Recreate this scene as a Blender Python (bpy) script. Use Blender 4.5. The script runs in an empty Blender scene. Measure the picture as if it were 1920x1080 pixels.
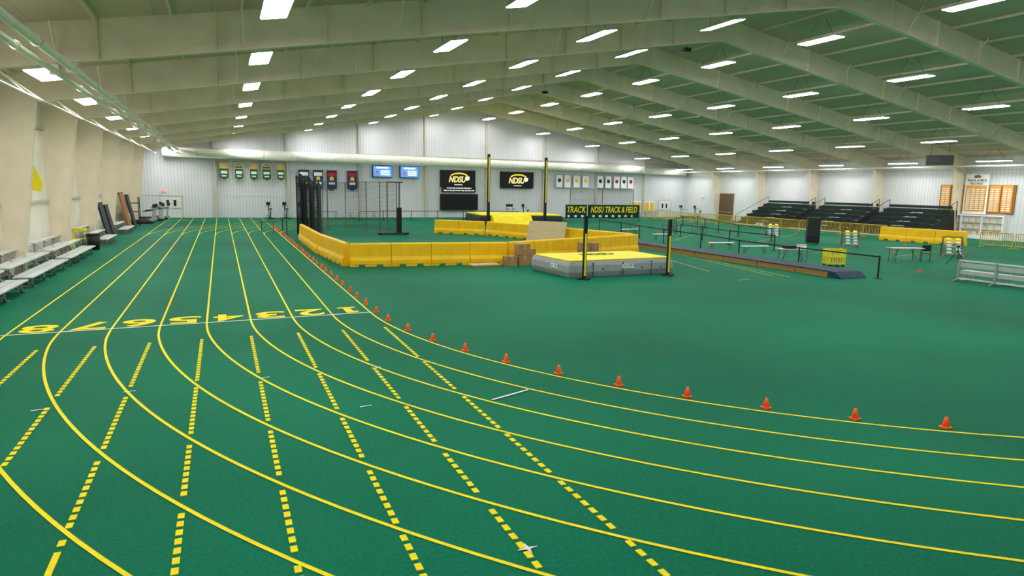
import bpy, bmesh, math, random
from mathutils import Vector as V, Matrix, Euler
random.seed(7)
scn=bpy.context.scene
COL=scn.collection
scn.view_settings.view_transform='Standard'
# ------------------------------------------------------------ materials
def M(name,col,rough=.6,metal=0,spec=.3,emit=0,noise=.07,scale=3,bump=0,ecol=None,stretch=None):
    m=bpy.data.materials.new(name); m.use_nodes=True; nt=m.node_tree; N=nt.nodes; L=nt.links
    b=N["Principled BSDF"]
    b.inputs["Roughness"].default_value=rough; b.inputs["Metallic"].default_value=metal
    b.inputs["Specular IOR Level"].default_value=spec
    tc=N.new("ShaderNodeTexCoord"); nz=N.new("ShaderNodeTexNoise"); nz.inputs["Scale"].default_value=scale
    nz.inputs["Detail"].default_value=4
    src=tc.outputs["Object"]
    if stretch:
        mp=N.new("ShaderNodeMapping"); mp.inputs["Scale"].default_value=stretch; L.new(src,mp.inputs[0]); src=mp.outputs[0]
    L.new(src,nz.inputs["Vector"])
    r=N.new("ShaderNodeMapRange"); r.inputs[1].default_value=.3; r.inputs[2].default_value=.7
    L.new(nz.outputs[0],r.inputs[0])
    mx=N.new("ShaderNodeMix"); mx.data_type='RGBA'
    a=[max(0,c*(1-noise)) for c in col]; c2=[min(1,c*(1+noise)) for c in col]
    mx.inputs[6].default_value=(*a,1); mx.inputs[7].default_value=(*c2,1)
    L.new(r.outputs[0],mx.inputs[0]); L.new(mx.outputs[2],b.inputs["Base Color"])
    if emit:
        b.inputs["Emission Color"].default_value=(*(ecol or col),1); b.inputs["Emission Strength"].default_value=emit
    if bump:
        bp=N.new("ShaderNodeBump"); bp.inputs["Strength"].default_value=bump; bp.inputs["Distance"].default_value=.02
        L.new(nz.outputs[0],bp.inputs["Height"]); L.new(bp.outputs[0],b.inputs["Normal"])
    return m
def corr(name,col,axis,period=.3,rough=.5,dark=.75,strength=.5):
    m=M(name,col,rough,noise=.05,scale=.4); nt=m.node_tree;N=nt.nodes;L=nt.links;b=N["Principled BSDF"]
    tc=N.new("ShaderNodeTexCoord"); sx=N.new("ShaderNodeSeparateXYZ"); L.new(tc.outputs["Object"],sx.inputs[0])
    mu=N.new("ShaderNodeMath"); mu.operation='MULTIPLY'; mu.inputs[1].default_value=1/period; L.new(sx.outputs[axis],mu.inputs[0])
    fr=N.new("ShaderNodeMath"); fr.operation='FRACT'; L.new(mu.outputs[0],fr.inputs[0])
    rp=N.new("ShaderNodeValToRGB"); w_=.1 if period<1 else .012
    rp.color_ramp.elements[0].color=(0,0,0,1); rp.color_ramp.elements[0].position=w_
    rp.color_ramp.elements[1].position=2*w_; rp.color_ramp.elements[1].color=(1,1,1,1)
    e=rp.color_ramp.elements.new(1-w_); e.color=(1,1,1,1); e=rp.color_ramp.elements.new(1); e.color=(0,0,0,1)
    L.new(fr.outputs[0],rp.inputs[0])
    bp=N.new("ShaderNodeBump"); bp.inputs["Strength"].default_value=strength; bp.inputs["Distance"].default_value=.04
    L.new(rp.outputs[0],bp.inputs["Height"]); L.new(bp.outputs[0],b.inputs["Normal"])
    old=b.inputs["Base Color"].links[0].from_socket
    mx=N.new("ShaderNodeMix"); mx.data_type='RGBA'; mx.blend_type='MULTIPLY'; mx.inputs[0].default_value=1
    mr=N.new("ShaderNodeMapRange"); mr.inputs[3].default_value=dark; mr.inputs[4].default_value=1; L.new(rp.outputs[0],mr.inputs[0])
    L.new(old,mx.inputs[6]); L.new(mr.outputs[0],mx.inputs[7]); L.new(mx.outputs[2],b.inputs["Base Color"])
    return m
def netmat(name,col,cell,th):
    m=M(name,col,.8); nt=m.node_tree;N=nt.nodes;L=nt.links;b=N["Principled BSDF"]
    tc=N.new("ShaderNodeTexCoord"); sx=N.new("ShaderNodeSeparateXYZ"); L.new(tc.outputs["Generated"],sx.inputs[0])
    outs=[]
    for ax in (0,2):
        mu=N.new("ShaderNodeMath"); mu.operation='MULTIPLY'; mu.inputs[1].default_value=cell; L.new(sx.outputs[ax],mu.inputs[0])
        fr=N.new("ShaderNodeMath"); fr.operation='FRACT'; L.new(mu.outputs[0],fr.inputs[0])
        lt=N.new("ShaderNodeMath"); lt.operation='LESS_THAN'; lt.inputs[1].default_value=th; L.new(fr.outputs[0],lt.inputs[0]); outs.append(lt.outputs[0])
    mxm=N.new("ShaderNodeMath"); mxm.operation='MAXIMUM'; L.new(outs[0],mxm.inputs[0]); L.new(outs[1],mxm.inputs[1])
    L.new(mxm.outputs[0],b.inputs["Alpha"])
    return m
m_floor=M("floor_rubber",(.001,.150,.078),.6,spec=.045,noise=.24,scale=.13,bump=0)
nt=m_floor.node_tree;N=nt.nodes;L=nt.links;b=N["Principled BSDF"]
old=b.inputs["Base Color"].links[0].from_socket
tc=N.new("ShaderNodeTexCoord"); nz=N.new("ShaderNodeTexNoise"); nz.inputs["Scale"].default_value=22; nz.inputs["Detail"].default_value=8; nz.inputs["Roughness"].default_value=.8
L.new(tc.outputs["Object"],nz.inputs["Vector"])
mr=N.new("ShaderNodeMapRange"); mr.inputs[1].default_value=.3; mr.inputs[2].default_value=.7; mr.inputs[3].default_value=.70; mr.inputs[4].default_value=1.30; L.new(nz.outputs[0],mr.inputs[0])
mx=N.new("ShaderNodeMix"); mx.data_type='RGBA'; mx.blend_type='MULTIPLY'; mx.inputs[0].default_value=1; L.new(old,mx.inputs[6]); L.new(mr.outputs[0],mx.inputs[7]); L.new(mx.outputs[2],b.inputs["Base Color"])
bp=N.new("ShaderNodeBump"); bp.inputs["Strength"].default_value=.25; bp.inputs["Distance"].default_value=.01; L.new(nz.outputs[0],bp.inputs["Height"]); L.new(bp.outputs[0],b.inputs["Normal"])
m_line=M("line_yellow",(.90,.72,.012),.6,scale=8,spec=.1)
m_white=M("paint_white",(.80,.84,.84),.6)
m_wallf=corr("wall_far_metal",(.72,.74,.79),0,.3,dark=.86,strength=.35)
m_wallr=corr("wall_side_metal",(.72,.74,.76),1,.3,dark=.86,strength=.35)
m_walll=M("wall_cream",(.90,.85,.75),.6,scale=.6)
m_deck=corr("roof_deck",(.64,.50,.38),0,1.52,.6,dark=.8,strength=.2)
m_beam=M("beam_cream",(.82,.73,.57),.55,scale=1)
m_purlin=M("purlin_cream",(.76,.66,.52),.6)
m_col=M("column_tan",(.58,.54,.44),.55)
m_duct=M("duct_white",(.92,.92,.83),.4)
m_pipe=M("pipe_white",(.86,.86,.76),.4)
m_light=M("lamp_lens",(1,1,1),.5,emit=37,ecol=(1,.99,.96),noise=0)
m_hous=M("lamp_housing",(.8,.8,.78),.4)
m_wire=M("wire_dark",(.12,.12,.1),.5)
m_by=M("barrier_yellow",(.95,.55,.006),.45,scale=2,noise=.05)
m_orange=M("cone_orange",(1.0,.10,.012),.5,emit=.18)  # faint glow put into the orange so cones and cart wheels look brighter
m_gray=M("mat_gray_vinyl",(.34,.36,.385),.45,scale=4,bump=.4)
m_mesh=M("mat_seam",(.12,.13,.14),.6)
m_my=M("mat_yellow_top",(.93,.78,.01),.5,scale=2,bump=.3)
m_black=M("black_metal",(.012,.013,.014),.45)
m_dark=M("dark_vinyl",(.022,.027,.028),.5)
m_navy=M("runway_navy",(.010,.038,.075),.6,scale=2)
m_brown=M("runway_wood",(.36,.19,.05),.6,scale=2,stretch=(8,.5,8))
m_alu=M("aluminium",(.76,.78,.80),.35,metal=.25)
m_alud=M("aluminium_frame",(.42,.44,.45),.4,metal=.5)
m_card=M("cardboard",(.40,.22,.10),.8)
m_tape=M("packing_tape",(.55,.38,.2),.4)
m_ply=M("plywood",(.60,.46,.27),.7,scale=2,stretch=(1,10,1))
m_wood=M("wood_brown",(.33,.15,.045),.6,scale=2,stretch=(1,1,8))
m_green=M("seat_green",(.008,.024,.02),.5)
m_bgreen=M("banner_green",(.015,.13,.05),.7)
m_gold=M("gold",(.88,.50,.03),.6)
m_bbeige=M("banner_beige",(.62,.50,.28),.8)
m_bwhite=M("banner_white",(.92,.93,.93),.8)
m_bnavy=M("banner_navy",(.03,.04,.10),.7)
m_red0=M("banner_red",(.45,.03,.04),.7)
m_red=M("exit_red",(.8,.03,.02),.5,emit=1.5)
m_scrb=M("screen_blue",(.08,.28,.70),.3,emit=1.0,scale=1.2,noise=.5)
m_scrw=M("screen_white",(.8,.9,1),.3,emit=1.6)
m_scrk=M("screen_black",(.006,.008,.010),.35)
m_logoy=M("logo_yellow",(.95,.65,.03),.5,emit=.6)
m_logow=M("logo_white",(.95,.95,.9),.5,emit=.6)
m_door=M("door_white",(.76,.78,.78),.5)
m_doorb=M("door_brown",(.15,.09,.05),.5)
m_fence=M("fence_ochre",(.60,.42,.04),.5)
m_crate=M("crate_yellow",(.92,.80,.02),.5)
m_tgray=M("table_gray",(.50,.52,.50),.5)
m_net=netmat("net_black",(.03,.03,.03),40,.14)
m_net2=netmat("folded_net_grey",(.035,.038,.04),30,.45)
m_rec=M("record_orange",(.80,.38,.06),.6)
m_ys=M("measure_yellow",(.9,.72,.02),.5)
m_bgdark=M("banner_dark_green",(.006,.035,.02),.6)
# ------------------------------------------------------------ mesh builder
class MB:
    def __init__(s): s.v=[]; s.f=[]
    def add(s,vs,fs):
        o=len(s.v); s.v+= [tuple(x) for x in vs]; s.f+=[tuple(i+o for i in f) for f in fs]; return s
    def box(s,x0,y0,z0,x1,y1,z1,R=None,o=(0,0,0)):
        vs=[V((x,y,z)) for x in (x0,x1) for y in (y0,y1) for z in (z0,z1)]
        if R is not None: vs=[R@(q-V(o))+V(o) for q in vs]
        return s.add(vs,[(0,1,3,2),(4,6,7,5),(0,4,5,1),(2,3,7,6),(0,2,6,4),(1,5,7,3)])
    def bar(s,p,q,w,d=None,up=(0,0,1)):
        p=V(p);q=V(q); t=(q-p).normalized(); u=V(up)
        if abs(t.dot(u))>.98: u=V((0,1,0))
        a=t.cross(u).normalized()*w/2; b2=a.cross(t).normalized()*(d or w)/2
        vs=[e+i*a+j*b2 for e in (p,q) for i in (-1,1) for j in (-1,1)]
        return s.add(vs,[(0,1,3,2),(4,6,7,5),(0,4,5,1),(2,3,7,6),(0,2,6,4),(1,5,7,3)])
    def cyl(s,p,q,r,r2=None,n=12):
        p=V(p);q=V(q); r2=r if r2 is None else r2; t=(q-p).normalized(); u=V((0,0,1)) if abs(t.z)<.9 else V((1,0,0))
        a=t.cross(u).normalized(); b2=t.cross(a)
        vs=[p+(a*math.cos(2*math.pi*i/n)+b2*math.sin(2*math.pi*i/n))*r for i in range(n)]
        vs+=[q+(a*math.cos(2*math.pi*i/n)+b2*math.sin(2*math.pi*i/n))*r2 for i in range(n)]
        return s.add(vs,[(i,(i+1)%n,n+(i+1)%n,n+i) for i in range(n)]+[tuple(range(n)),tuple(range(2*n-1,n-1,-1))])
    def prism(s,poly,ax,a,b2):
        def P(u,v,w):
            return (w,u,v) if ax==0 else (u,w,v) if ax==1 else (u,v,w)
        n=len(poly)
        vs=[P(*p,a) for p in poly]+[P(*p,b2) for p in poly]
        return s.add(vs,[(i,(i+1)%n,n+(i+1)%n,n+i) for i in range(n)]+[tuple(range(n)),tuple(range(2*n-1,n-1,-1))])
    def mesh(s,name,mat,smooth=False):
        me=bpy.data.meshes.new(name); me.from_pydata(s.v,[],s.f); me.update()
        bm=bmesh.new(); bm.from_mesh(me); bmesh.ops.recalc_face_normals(bm,faces=bm.faces); bm.to_mesh(me); bm.free()
        me.materials.append(mat)
        if smooth:
            for p in me.polygons: p.use_smooth = len(p.vertices)==4
        return me
def tag(o,label=None,cat=None,group=None,kind=None):
    if label:o["label"]=label
    if cat:o["category"]=cat
    if group:o["group"]=group
    if kind:o["kind"]=kind
    return o
def solo(name,mb,mat,label=None,cat=None,group=None,kind=None,loc=(0,0,0),rz=0,smooth=False,bev=0):
    o=bpy.data.objects.new(name,mb.mesh(name,mat,smooth)); COL.objects.link(o); o.location=loc; o.rotation_euler=(0,0,rz)
    if bev: md=o.modifiers.new("b","BEVEL"); md.width=bev; md.segments=2
    return tag(o,label,cat,group,kind)
def thing(name,label,cat,loc=(0,0,0),rz=0,group=None):
    o=bpy.data.objects.new(name,None); o.empty_display_size=.2; COL.objects.link(o); o.location=loc; o.rotation_euler=(0,0,rz)
    return tag(o,label,cat,group)
def part(par,name,mb,mat,label=None,smooth=False,bev=0,loc=(0,0,0),rz=0):
    o=bpy.data.objects.new(name,mb.mesh(name,mat,smooth)); COL.objects.link(o); o.parent=par; o.location=loc; o.rotation_euler=(0,0,rz)
    if bev: md=o.modifiers.new("b","BEVEL"); md.width=bev; md.segments=2
    if label:o["label"]=label
    return o
def dup(o,loc,rz=None,par=None,top=True):
    c=o.copy(); COL.objects.link(c)
    if top:
        c.location=loc
        if rz is not None: c.rotation_euler=(0,0,rz)
    else: c.parent=par
    for ch in list(o.children): dup(ch,None,None,c,False)
    return c
def txtmesh(body,w=None,hh=None,bold=.0,shear=0,ext=.004):
    cu=bpy.data.curves.new("t","FONT"); cu.body=body; cu.size=1; cu.offset=bold; cu.shear=shear; cu.extrude=ext
    cu.align_x='LEFT'
    o=bpy.data.objects.new("t",cu); COL.objects.link(o); bpy.context.view_layer.update()
    me=bpy.data.meshes.new_from_object(o.evaluated_get(bpy.context.evaluated_depsgraph_get()))
    xs=[v.co.x for v in me.vertices]; ys=[v.co.y for v in me.vertices]
    x0,x1,y0,y1=min(xs),max(xs),min(ys),max(ys)
    sx=(w/(x1-x0)) if w else 1; sy=(hh/(y1-y0)) if hh else sx
    if not w: sx=sy
    for v in me.vertices: v.co.x=(v.co.x-(x0+x1)/2)*sx; v.co.y=(v.co.y-(y0+y1)/2)*sy
    bpy.data.objects.remove(o); bpy.data.curves.remove(cu)
    return me
def txt(par,body,w,hh,loc,mat,bold=.02,shear=0,rot=(math.pi/2,0,0),name="lettering"):
    me=txtmesh(body,w,hh,bold,shear); me.materials.clear(); me.materials.append(mat)
    o=bpy.data.objects.new(name,me); COL.objects.link(o); o.location=loc; o.rotation_euler=rot
    if par: o.parent=par
    return o
# ------------------------------------------------------------ camera
def cam():
    f=1257.0
    d1=V((413-960,-(342-540),-f)).normalized(); d2=V((3900-960,-(402-540),-f)).normalized()
    d2=(d2-d1*d1.dot(d2)).normalized(); d3=d2.cross(d1)
    c=bpy.data.cameras.new("camera"); o=bpy.data.objects.new("camera",c); COL.objects.link(o)
    c.sensor_width=36; c.lens=36*f/1920; c.clip_end=300
    R=Matrix((d2,d1,d3)).to_4x4(); o.matrix_world=Matrix.Translation((0,0,3.62))@R
    scn.camera=o
cam()
# ------------------------------------------------------------ shell
XL,XR,YF,YB,RX,RZ=-7.6,58.8,76.0,-9.0,25.3,13.0
SL,SR=.172,.184
def deck(x): return RZ-SL*(RX-x) if x<RX else RZ-SR*(x-RX)
ZL,ZR=deck(XL),deck(XR)
solo("floor",MB().box(XL-.3,YB-.3,-.2,XR+.3,YF+.3,0),m_floor,kind="structure")
solo("wall_far",MB().prism([(XL,0),(XR,0),(XR,ZR),(RX,RZ),(XL,ZL)],1,YF,YF+.25),m_wallf,kind="structure")
solo("wall_back",MB().prism([(XL,0),(XR,0),(XR,ZR),(RX,RZ),(XL,ZL)],1,YB-.25,YB),m_wallf,kind="structure")
solo("wall_left",MB().box(XL-.25,YB,0,XL,YF,ZL),m_walll,kind="structure")
solo("wall_right",MB().box(XR,YB,0,XR+.25,YF,ZR),m_wallr,kind="structure")
solo("ceiling",MB().prism([(XL-.25,ZL-.04),(RX,RZ),(RX,RZ+.2),(XL-.25,ZL+.2)],1,YB-.2,YF+.2)
     .prism([(RX,RZ),(XR+.25,ZR-.04),(XR+.25,ZR+.2),(RX,RZ+.2)],1,YB-.2,YF+.2),m_deck,kind="structure")
trim=[0]
def tr(mb,mat,**k):
    trim[0]+=1; return solo("trim_%d"%trim[0],mb,mat,kind="structure",**k)
fb=MB(); th=.012
def strip(pts_out,pts_in):
    for i in range(len(pts_out)-1):
        fb.prism([pts_out[i],pts_out[i+1],pts_in[i+1],pts_in[i]],1,-th,th)
KL=(-6.15,6.45); KR=(57.35,6.05); RB=(RX,11.7)
strip([(XL+.02,0),(XL+.02,KL[1])],[(-6.95,0),KL])
strip([(XL+.02,KL[1]),(XL+.02,ZL-.05),(-6.1,deck(-6.1)-.03)],[KL,KL,KL])
nl=10
top=[(-6.1+(RX+6.1)*i/nl,deck(-6.1+(RX+6.1)*i/nl)-.03) for i in range(nl+1)]
bot=[(KL[0]+(RX-KL[0])*i/nl,KL[1]+(RB[1]-KL[1])*i/nl) for i in range(nl+1)]
strip(top,bot)
top2=[(RX+(57.3-RX)*i/nl,deck(RX+(57.3-RX)*i/nl)-.03) for i in range(nl+1)]
bot2=[(RX+(KR[0]-RX)*i/nl,RB[1]+(KR[1]-RB[1])*i/nl) for i in range(nl+1)]
strip(top2,bot2)
strip([(XR-.02,0),(XR-.02,KR[1])],[(58.15,0),KR])
strip([(XR-.02,KR[1]),(XR-.02,ZR-.05),(57.3,deck(57.3)-.03)],[KR,KR,KR])
def fl(a,b): fb.bar((a[0],0,a[1]),(b[0],0,b[1]),.26,.03,up=V((-(b[1]-a[1]),0,b[0]-a[0])).normalized())
fl((-6.95,0),KL); fl(KL,RB); fl(RB,KR); fl((58.15,0),KR)
for i in range(1,nl):
    for (t,bb) in ((top[i],bot[i]),(top2[i],bot2[i])):
        fb.box(bb[0]-.012,-.12,bb[1],bb[0]+.012,.12,t[1])
fb.bar((KL[0],0,KL[1]),(XL+.1,0,ZL-.1),.2,.02,up=(0,1,0)); 
for k in range(13):
    x=-4+k*4.8
    zb=KL[1]+(x-KL[0])*(RB[1]-KL[1])/(RX-KL[0]) if x<RX else RB[1]+(x-RX)*(KR[1]-RB[1])/(KR[0]-RX)
    for s in (-1,1): fb.bar((x,0,zb+.02),(x,s*.75,deck(x)-.15),.04,.04)
FY=[30.5+7.74*i for i in range(-4,6)]
f0=tr(fb,m_beam,loc=(0,FY[0],0))
for y in FY[1:]:
    c=f0.copy(); trim[0]+=1; c.name="trim_%d"%trim[0]; c.location=(0,y,0); COL.objects.link(c)
x=-6.8
while x<58.3:
    if abs(x-RX)>.3:
        z=deck(x); tr(MB().box(x-.03,YB,z-.13,x+.03,YF,z-.01),m_purlin)
    x+=(1.9 if x<RX else 2.4)
for x in (-.5,6.6,14.2,21.7,29.2,36.8,44.3,51.6):
    tr(MB().box(x-.1,YF-.32,0,x-.085,YF,deck(x)-.2).box(x-.1,YF-.34,0,x+.1,YF-.32,deck(x)-.2),m_col)
tr(MB().box(XL,YF-.04,2.25,XR,YF,2.29),m_wallf)
tr(MB().box(XL,YF-.12,6.9,XR,YF,7.0),m_col)
tr(MB().box(XL,YB,2.55,XL+.1,YF,2.68),m_col)
tr(MB().box(XL,YB,5.9,XL+.12,YF,6.05),m_col)
tr(MB().box(XL,YB,0,XL+.04,YF,.15),m_col)
tr(MB().box(XR-.14,YB,5.75,XR,YF,5.9),m_col)
tr(MB().cyl((57.0,YB,6.0),(57.0,YF,6.0),.06),m_pipe)
lb=MB().cyl((-5.55,YB,6.32),(-5.55,YF-2,6.32),.035,n=8); y=YB+.5
while y<70:
    lb.bar((-5.55,y,6.32),(-6.5,y+1.2,7.1),.04); lb.bar((-6.5,y+1.2,7.1),(-5.55,y+2.4,6.32),.04); y+=3.87
tr(lb,m_pipe)
# ------------------------------------------------------------ doors
def door(n,x,y,rz,w,hh,mat,double=False):
    d=bpy.data.objects.new("door_%d"%n,None); COL.objects.link(d); d.location=(x,y,0); d.rotation_euler=(0,0,rz); d["kind"]="structure"
    fr=MB().box(-w/2-.08,-.08,0,-w/2,0,hh+.08).box(w/2,-.08,0,w/2+.08,0,hh+.08).box(-w/2-.08,-.08,hh,w/2+.08,0,hh+.08)
    part(d,"door_frame",fr,m_col)
    if double:
        a=part(d,"door_leaf",MB().box(-w/2,-.05,0.01,-.01,-.01,hh),mat); c=part(d,"door_leaf",MB().box(.01,-.05,0.01,w/2,-.01,hh),mat)
        part(c,"window_pane",MB().box(.2,-.055,1.2,.45,-.05,1.8),m_scrk); part(a,"window_pane",MB().box(-.45,-.055,1.2,-.2,-.05,1.8),m_scrk)
        part(a,"push_bar",MB().box(-w/2+.1,-.11,.95,-.1,-.07,1.02),m_alud); part(c,"push_bar",MB().box(.1,-.11,.95,w/2-.1,-.07,1.02),m_alud)
    else:
        a=part(d,"door_leaf",MB().box(-w/2,-.05,0.01,w/2,-.01,hh),mat)
        part(a,"push_bar",MB().box(-w/2+.1,-.11,.95,w/2-.1,-.07,1.02),m_alud)
door(1,-4.6,YF,0,1.9,2.15,m_door,True)
door(2,55.2,YF,0,1.9,2.15,m_door,True)
door(3,XR,68.3,-math.pi/2,3.6,3.3,m_doorb,False)
def exitsign(loc,rz):
    e=thing("exit_sign","small red illuminated exit sign on the wall above a door","sign",loc,rz,"exit signs")
    part(e,"sign_box",MB().box(-.3,-.1,0,.3,.02,.25),m_bwhite)
    txt(e,"EXIT",.5,.17,(0,-.105,.125),m_red)
exitsign((-5.2,YF-.02,2.6),0); exitsign((55.2,YF-.02,2.5),0); exitsign((XR-.02,72.5,2.6),-math.pi/2); exitsign((XR-.02,31.8,2.2),-math.pi/2)
# ------------------------------------------------------------ lane markings
def ribbon(pts,w,z=.004):
    mb=MB(); vs=[]
    for i,p in enumerate(pts):
        a=V(pts[max(0,i-1)]); b2=V(pts[min(len(pts)-1,i+1)]); t=(b2-a).normalized(); n=V((-t.y,t.x))
        p=V(p); vs+= [(*(p+n*w/2),z),(*(p-n*w/2),z)]
    mb.add(vs,[(2*i,2*i+1,2*i+3,2*i+2) for i in range(len(pts)-1)]); return mb
CX,R0,Y0,Y1=19.4,15.6,19.0,50.5
def lw(deg): return 1.07-.072*min(max(deg-4,0),48)/43   # lane width through the bend
dashme=MB().box(-.034,-.06,.001,.034,.06,.0105).mesh("dash",m_line)
for i in range(9):
    x=3.8-1.07*i; R=R0+1.07*i
    pts=[(x,75.0),(x,60),(x,40),(x,25),(x,Y0)]
    for k in range(1,97):
        dg=k*1.25; a=math.pi+math.radians(dg); Rk=R0+lw(dg)*i
        p=(CX+Rk*math.cos(a),Y0+Rk*math.sin(a))
        if p[1]<YB+.6: break
        pts.append(p)
    solo("lane_line",ribbon(pts,.05,.004+.0003*i),m_line,"yellow painted running lane line curving on green floor","floor marking","yellow curved lane lines")
    pts=[(CX-R*math.cos(math.radians(a)),Y1+R*math.sin(math.radians(a))) for a in range(0,68,2)]
    pts=[p for p in pts if p[1]<75]
    solo("bend_line",ribbon(pts,.05,.0075+.0003*i),m_line,"yellow painted bend line at the far turn of the track","floor marking","far bend lane lines")
    if i<8:
        xs=3.73-1.07*i; y=16.75
        dl=thing("dashed_line","straight dashed yellow lane line painted on green floor","floor marking",(xs,y,0),0,"dashed straight lane lines")
        while y>(4.0 if i!=5 else 7.5):
            dist=math.hypot(xs-CX,y-Y0); wl=lw(math.degrees(math.atan2(Y0-y,CX-xs))); k=(dist-R0)/wl
            if not (abs(k-round(k))*wl<.075 and round(k)<=8):
                o=bpy.data.objects.new("dash",dashme); COL.objects.link(o); o.parent=dl; o.location=(0,y-16.75,0)
            y-=.192
solo("lane_line",MB().box(-1.65,3.0,0,-1.59,7.35,.011),m_line,"short solid straight yellow line on green floor","floor marking")
def ly(x): return 18.66+(x+4.9)*.31/8.75
solo("finish_line",ribbon([(-4.9,ly(-4.9)),(3.85,ly(3.85))],.075,.012),m_white,"white painted start line across eight lanes","floor marking")
for n in range(1,9):
    x=3.265-1.07*(n-1)
    if n==1:
        one=[(-.26,-.46),(.26,-.46),(.26,-.30),(.11,-.30),(.11,.46),(-.09,.46),(-.26,.34),(-.26,.18),(-.11,.26),(-.11,-.30),(-.26,-.30)]
        o=solo("lane_number",MB().prism(one,2,.002,.012),m_line,loc=(x,ly(x)+.58,0),rz=math.pi)
    else:
        o=txt(None,str(n),.76,.92,(x,ly(x)+.58,.008),m_line,bold=.02,rot=(0,0,math.pi),name="lane_number")
    tag(o,"yellow painted lane number %d beside the white line"%n,"floor marking","lane numbers")
def mark(pts,w=.05,lab="small white painted line mark on green floor"):
    solo("floor_mark",ribbon(pts,w,.013),m_white,lab,"floor marking")
mark([(4.95,10.62),(4.12,10.3)],.045,"white painted line across one lane")
for (mx_,my_) in ((2.7,13.0),(2.05,10.7),(-1.6,12.9),(-2.8,12.3),(.6,13.0)):
    mark([(mx_-.1,my_),(mx_+.1,my_+.03)],.03)
st=MB(); sv=[]
for k in range(8):
    r=.12 if k%2==0 else .028; a=k*math.pi/4; sv.append((2.7+r*math.cos(a),5.72+r*math.sin(a),.013))
st.add([(2.7,5.72,.013)]+sv,[(0,k+1,(k+1)%8+1) for k in range(8)])
solo("star_mark",st,m_white,"white four pointed star mark on green floor","floor marking")
for (a,b2) in (((24.0,31.9),(21.9,22.0)),((22.6,33.0),(20.2,24.2)),((19.4,21.4),(20.1,21.5)),((23.6,28.5),(22.4,21.6)),((33,30),(40,33)),((36,27),(43,29)),((30,40),(38,47)),((36,38),(46,44))):
    solo("infield_line",ribbon([a,b2],.035,.005),m_line,"thin yellow line painted on the infield floor","floor marking","thin infield lines")
# ------------------------------------------------------------ cones
cb=thing("traffic_cone","small orange plastic cone beside the inner lane line","cone",(0,0,0),0,"orange cones along the inside lane")
part(cb,"cone_body",MB().cyl((0,0,.02),(0,0,.172),.056,.02,16),m_orange,smooth=True)
part(cb,"cone_base",MB().box(-.072,-.072,0,.072,.072,.02),m_orange,bev=.006)
cps=[(3.97,18.97),(4.02,17.7),(4.2,16.3),(4.47,15.0),(4.86,13.8),(5.35,12.6),(5.98,11.42),(6.68,10.33),(7.46,9.31),(8.33,8.32),(9.3,7.38),(10.32,6.57)]
y=20.35
while y<60: cps.append((3.95+random.uniform(-.03,.03),y)); y+=1.42
cb.location=(*cps[0],.0)
for p in cps[1:]: dup(cb,(*p,0))
c2=dup(cb,(35.6,30.9,0)); c2["group"]="scattered orange cones"; c2["label"]="small orange plastic cone on the infield"
for p in ((36.3,31.0),(38.5,29),(30.1,21.2),(35,38),(44,46),(34,47.5),(40,50),(27,44),(45,33),(47,45),(46,52),(30,36),(43,37),(42,48),(37,55)): dup(c2,(*p,0))
# ------------------------------------------------------------ lamps
LY=[26.6+7.74*n for n in range(-3,7)]
rows=[(-5.05,6.95,1),(1.52,8.03,1),(8.65,9.14,1),(15.3,10.19,1),(22.1,11.36,1),(28.4,11.27,0),(35.3,9.94,0),(42.0,8.78,0),(49.3,7.51,0),(56.0,6.3,0)]
def lamp(x,y,z,left,label):
    l=thing("high_bay_light",label,"ceiling light",(x,y,z),0,"ceiling lights")
    a=part(l,"lamp_housing",MB().prism([(-.36,.02),(.36,.02),(.24,.13),(-.24,.13)],1,-1.2,1.2),m_hous)
    part(l,"lamp_lens",MB().box(-.33,-1.17,-.01,.33,1.17,.02),m_light)
    hgt=deck(x)-z-.1
    for s in (-1,1): part(l,"hanging_wire",MB().cyl((0,s*.8,.13),(0,s*(.8 if left else .25),hgt),.012,n=5),m_wire)
    return l
for (x,z,left) in rows:
    l=lamp(x,LY[0],z,left,"rectangular white high bay light hanging from the roof deck")
    if left: l.rotation_euler=(0,-math.atan(SL),0)
    for y in LY[1:]: dup(l,(x,y,z))
for (x,z,r) in ((-3.68,6.72,.105),(-4.1,6.6,.08)):
    p_=thing("ceiling_pipe","long white pipe running under the roof beams","pipe",(x,0,z),0,"ceiling pipes")
    part(p_,"pipe_run",MB().cyl((0,YB+.1,0),(0,YF-1.6,0),r,n=14),m_pipe,smooth=True)
    for k in range(-1,9):
        yy=30.5+7.74*(k-3); part(p_,"pipe_clamp",MB().box(-r-.03,yy-.04,-r-.03,r+.03,yy+.04,r+.1),m_pipe)
        part(p_,"pipe_coupling",MB().cyl((0,yy+3.8,-0),(0,yy+3.9,0),r+.03,n=14),m_pipe)
# duct
d=thing("air_duct","long white round fabric air duct across the far wall","duct",(0,YF-.9,0))
dx0,dx1=-5.1,57.6
def dz(x): return 6.55-(x-dx0)*.45/(dx1-dx0)
part(d,"duct_tube",MB().cyl((dx0,0,dz(dx0)),(dx1,0,dz(dx1)),.5,n=24),m_duct,smooth=True)
rg=MB(); xx=dx0
while xx<dx1:
    rg.cyl((xx,0,dz(xx)),(xx+.06,0,dz(xx)),.52,n=24); xx+=3.1
part(d,"duct_ring",rg,m_pipe)
hw=MB(); xx=dx0+.5
while xx<dx1: hw.bar((xx,.4,dz(xx)+.4),(xx,.86,dz(xx)+.4),.03); xx+=3.1
part(d,"duct_bracket",hw,m_wire)
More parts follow.
